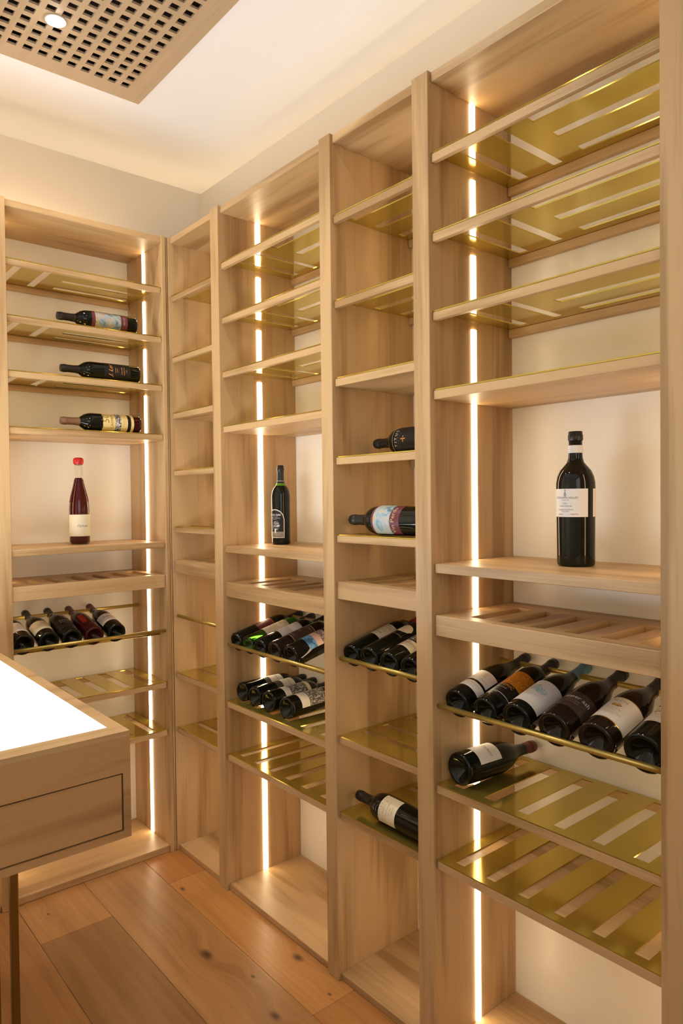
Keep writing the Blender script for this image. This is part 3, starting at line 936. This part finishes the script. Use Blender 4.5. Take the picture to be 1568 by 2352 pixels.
racked(-1.813, zf4, 'racked bottle with a blue-splashed white label and blue foil', R=.0435, H=.345, group=G4, capm=CBLU, cap0=.245, labels=[
    ('front_label', .050, .135, 5, 78, P_W2), ('lower_label', .028, .050, 5, 78, P_W),
    ('blue_splash', .085, .112, -2, 20, art('teal_splash', [(.42, (.74, .70, .66)), (.50, (.15, .45, .55)), (.56, (.3, .55, .6)), (.62, (.74, .70, .66))], 45, 3), {'off': .0009, 'shape': 'ellipse'}),
    ('blue_splash', .078, .10, 24, 22, art('teal_splash_b', [(.42, (.74, .70, .66)), (.50, (.10, .38, .5)), (.56, (.3, .55, .6)), (.62, (.74, .70, .66))], 50, 3), {'off': .0009, 'shape': 'ellipse'})])
racked(-1.921, zf4, 'racked bottle with a dark brown label and silver lettering', R=.0445, H=.345, group=G4, glass=GBR, labels=[
    ('front_label', .048, .115, 10, 75, P_BR, {'text': [('copper ash', .018, .092, 14, WHINK), ('PINOT NOIR', .006, .078, 14, TANINK), ('SONOMA COAST', .005, .070, 14, TANINK)]})])
racked(-2.031, zf4, 'racked bottle with a gold-edged cream label and winged emblem', R=.0455, H=.345, group=G4, glass=GBR, labels=[
    ('gold_edge', .036, .130, 10, 78, P_GOLD), ('front_label', .0385, .1275, 10, 78, P_W, {'off': .0008, 'text': [('ALEN', .016, .114, 4, TANINK), ('PINOT NOIR', .006, .079, 8, TANINK), ('2015', .005, .072, 8, TANINK), ('RUSSIAN RIVER VALLEY', .005, .064, 8, TANINK), ('SONOMA', .0045, .057, 8, TANINK)]}),
    ('winged_emblem', .089, .101, 5, 16, art('bee_print', [(.35, (.08, .04, .02)), (.5, (.45, .22, .04)), (.65, (.8, .5, .15))], 90, 1), {'off': .0013, 'shape': 'ellipse'})])
racked(-2.145, zf4, 'racked bottle with a white script label beside the right-hand upright', R=.0475, H=.345, group=G4, kind='bordeaux', labels=[
    ('front_label', .060, .130, 5, 75, P_W, {'text': [('Lande', .022, .108, 0, INK, .4), ('PINOT NOIR', .006, .090, 0, GREYINK), ('VALLEY', .005, .080, 0, GREYINK)]})])

racked(-1.177, zf3, 'racked bottle with red foil and a cream label lettered in red and black', R=.038, kind='bordeaux', group=G3, capm=CRED, cap0=.268, labels=[
    ('front_label', .100, .178, 5, 65, P_CR, {'text': [('Clos', .014, .170, 8, INK, .2), ('Rubinos', .013, .158, 8, REDINK, .2), ('vino rosso', .006, .147, 8, GREYINK), ('CABERNET FRANC', .005, .139, 8, GREYINK), ('DELLA VALLE', .006, .131, 8, GREYINK), ('MARGE', .010, .120, 8, INK), ('RESERVE', .004, .109, 8, INK)]}), ('seal_label', .188, .200, -30, 16, P_W2)])
racked(-1.262, zf3, 'racked black bottle with a round cream label', R=.041, kind='bordeaux', H=.345, group=G3, labels=[
    ('front_label', .135, .180, 5, 45, P_CR, {'shape': 'ellipse', 'text': [('Alpha', .008, .157, 8, TANINK, .3)]}), ('lower_lettering', .1145, .115, 5, 8, P_BK, {'text': [('CABERNET SAUVIGNON', .005, .115, 8, TANINK)]})])
racked(-1.352, zf3, 'racked bottle with a cream and engraved label in the narrow bay', R=.040, kind='bordeaux', group=G3, labels=[
    ('front_label', .060, .100, 5, 75, P_CR, {'text': [('NAPA', .005, .094, 8, GREYINK), ('SAUVIGNON', .0115, .084, 8, GREYINK), ('NAPA VALLEY', .005, .072, 8, GREYINK)]}), ('picture', .104, .180, 5, 75, A_BW)])
racked(-1.441, zf3, 'racked bottle with a yellow label against the upright of the narrow bay', R=.040, kind='bordeaux', group=G3, labels=[
    ('front_label', .055, .075, 5, 75, P_YE), ('upper_label', .080, .17, 5, 75, P_YE)])

racked(-0.474, zf4, 'racked bottle with a maroon label touching the light strip', R=.0375, kind='bordeaux', group=G2, labels=[('front_label', .095, .165, 5, 80, P_MR, {'text': [('GALINO', .008, .145, 5, TANINK)]}), ('gold_line', .165, .1665, 5, 80, P_GOLD)])
racked(-0.560, zf4, 'racked green bottle with a cream label of thin sketches', R=.0375, kind='bordeaux', glass=GGREEN, group=G2, labels=[('front_label', .075, .180, 5, 62, P_CR, {'scribble': [(.155, 0, .03, .004, GREYINK), (.150, 20, .02, .003, REDINK), (.115, -5, .02, .004, GREYINK)]})])
racked(-0.647, zf4, 'racked bottle with a plain white label of tiny dots', R=.0385, kind='bordeaux', group=G2, labels=[('front_label', .085, .180, 5, 70, P_W2, {'text': [('. L . E . O .', .008, .165, 5, GREYINK), ('~', .02, .13, 15, GREYINK)]})])
racked(-0.742, zf4, 'racked bottle with a dark brown label of fine silver lettering', R=.0405, kind='bordeaux', group=G2, glass=GBR, labels=[('front_label', .075, .165, 5, 78, P_BR, {'text': [('CARLO MONTE', .007, .155, 5, TANINK), ('RISERVA', .008, .12, 5, TANINK), ('alexander valley', .006, .085, 5, TANINK)]}), ('silver_line', .073, .0745, 5, 78, P_W2), ('silver_line', .167, .1685, 5, 78, P_W2)])
racked(-0.844, zf4, 'racked bottle with a bright blue and pink label', R=.0425, kind='bordeaux', group=G2, labels=[('front_label', .060, .095, 5, 75, A_BLUE), ('upper_label', .095, .120, 5, 75, P_PINK), ('beaded_band', .120, .150, 5, 75, A_PAT)])

# ---- bottles lying on the brass shelf of the second wide bay
zs = 0.6915
def lying_r(y, ang, label, z, x=0.055, R=Rb, H=.325, roll=20, group=None, **kw):
    d = Vector((math.cos(math.radians(ang)), math.sin(math.radians(ang)), 0))
    f = Vector((0, 0, 1)); f.rotate(Matrix.Rotation(math.radians(roll), 3, d))
    return bottle('lying_bottle', label, (x, y, on(z, R)), d, f, H, R, group=group, **kw)
GL = 'bottles lying on the brass shelf under the rack'
lying_r(-0.490, 3, 'lying bottle with a white label, nearest the light strip on the brass shelf', zs, x=.045, group=GL, labels=[('front_label', .125, .185, -5, 62, P_W, {'text': [('Mendros', .010, .160, 8, GREYINK, .3)]}), ('lower_label', .100, .124, -5, 62, simple('grey_paper', (.10, .095, .09), .4))])
lying_r(-0.580, 6, 'lying bottle with a white label and green-tinged glass', zs, x=.045, group=GL, labels=[('front_label', .125, .185, -5, 62, P_W, {'text': [('Mendros', .010, .160, 8, GREYINK, .3)]}), ('lower_label', .095, .124, -5, 62, simple('olive_paper', (.06, .06, .04), .4)), ('neck_ring', .205, .207, 0, 179, P_MR)])
lying_r(-0.676, 6, 'lying bottle with an engraved picture label, third from the light strip', zs, x=.045, R=.0395, group=GL, labels=[('front_label', .060, .090, 0, 62, P_W, {'text': [('CARATI', .008, .080, 0, GREYINK), ('NAPA VALLEY', .004, .070, 0, GREYINK)]}), ('picture', .092, .172, 0, 62, A_BW), ('upper_label', .172, .190, 0, 62, P_CR)])
lying_r(-0.792, 6, 'lying bottle with an engraved picture label, nearest the front of the shelf', zs, x=.045, R=.0405, group=GL, labels=[('front_label', .045, .085, 0, 72, P_W, {'text': [('CARATI', .009, .074, 0, GREYINK), ('NAPA VALLEY', .004, .063, 0, GREYINK)]}), ('picture', .087, .172, 0, 72, A_BW)])

# ---- lone bottles
lying_r(-1.611, -5, 'lying bottle with a white label and dark red foil, alone on its shelf', 0.700, x=.046, R=.0455, H=.312, roll=12, kind='burgundy', capm=CMAR, cap0=.270,
        labels=[('front_label', .045, .130, 0, 58, P_W, {'text': [('Dehano', .014, .095, 12, GREYINK, .4), ('Vosne', .005, .065, -20, GREYINK)]})])
bottle('lying_bottle', 'lying black bottle with spaced cream capitals, highest in the narrow bay', (0.150, -1.491, on(1.6335, .0425)), (.01, 1, 0), (-1, -.1, .1), 0.318, .0425, 'heavy',
       labels=[('neck_line', .1965, .198, 0, 75, TANINK), ('front_label', .03, .188, 0, 78, P_BK, {'text': [('T I T U S', .015, .181, 4, WHINK), ('.  .  .  .  .  .  .  .', .012, .175, 0, TANINK), ('.  .  .  .  .  .  .', .012, .170, 4, TANINK), ('+', .040, .148, 0, ORINK)]})])
bottle('lying_bottle', 'lying bottle with a pale blue painted label, middle of the narrow bay', (0.062, -1.492, on(1.3825, .0455)), (-.005, 1, 0), (-1, 0, .25), 0.337, .0455, 'heavy',
       labels=[('front_label', .075, .188, 0, 75, P_MR, {'text': [('Vin Perdu', .022, .100, -8, TANINK)]}), ('picture', .112, .180, 0, 74, art('watercolour_print', [(.32, (.10, .18, .22)), (.42, (.20, .40, .46)), (.5, (.42, .46, .5)), (.6, (.50, .48, .40)), (.66, (.55, .38, .16)), (.75, (.5, .5, .48))], 20, 2.0), {'off': .0009})])
bottle('lying_bottle', 'lying bottle with a cream label of tall letters, lowest in the narrow bay', (0.064, -1.491, on(0.4795, .044)), (.03, 1, 0), (-1, 0, .6), 0.334, .044, 'heavy',
       labels=[('front_label', .110, .180, 0, 62, P_CR, {'text': [('TYLER', .016, .171, -8, TANINK), ('FLORENCE', .013, .159, -8, TANINK), ('Cabernet Sauvignon', .006, .147, 0, GREYINK, .3), ('Napa Valley', .005, .136, -6, GREYINK, .3), ('Oakville 2014', .005, .126, 0, GREYINK, .3)]})])
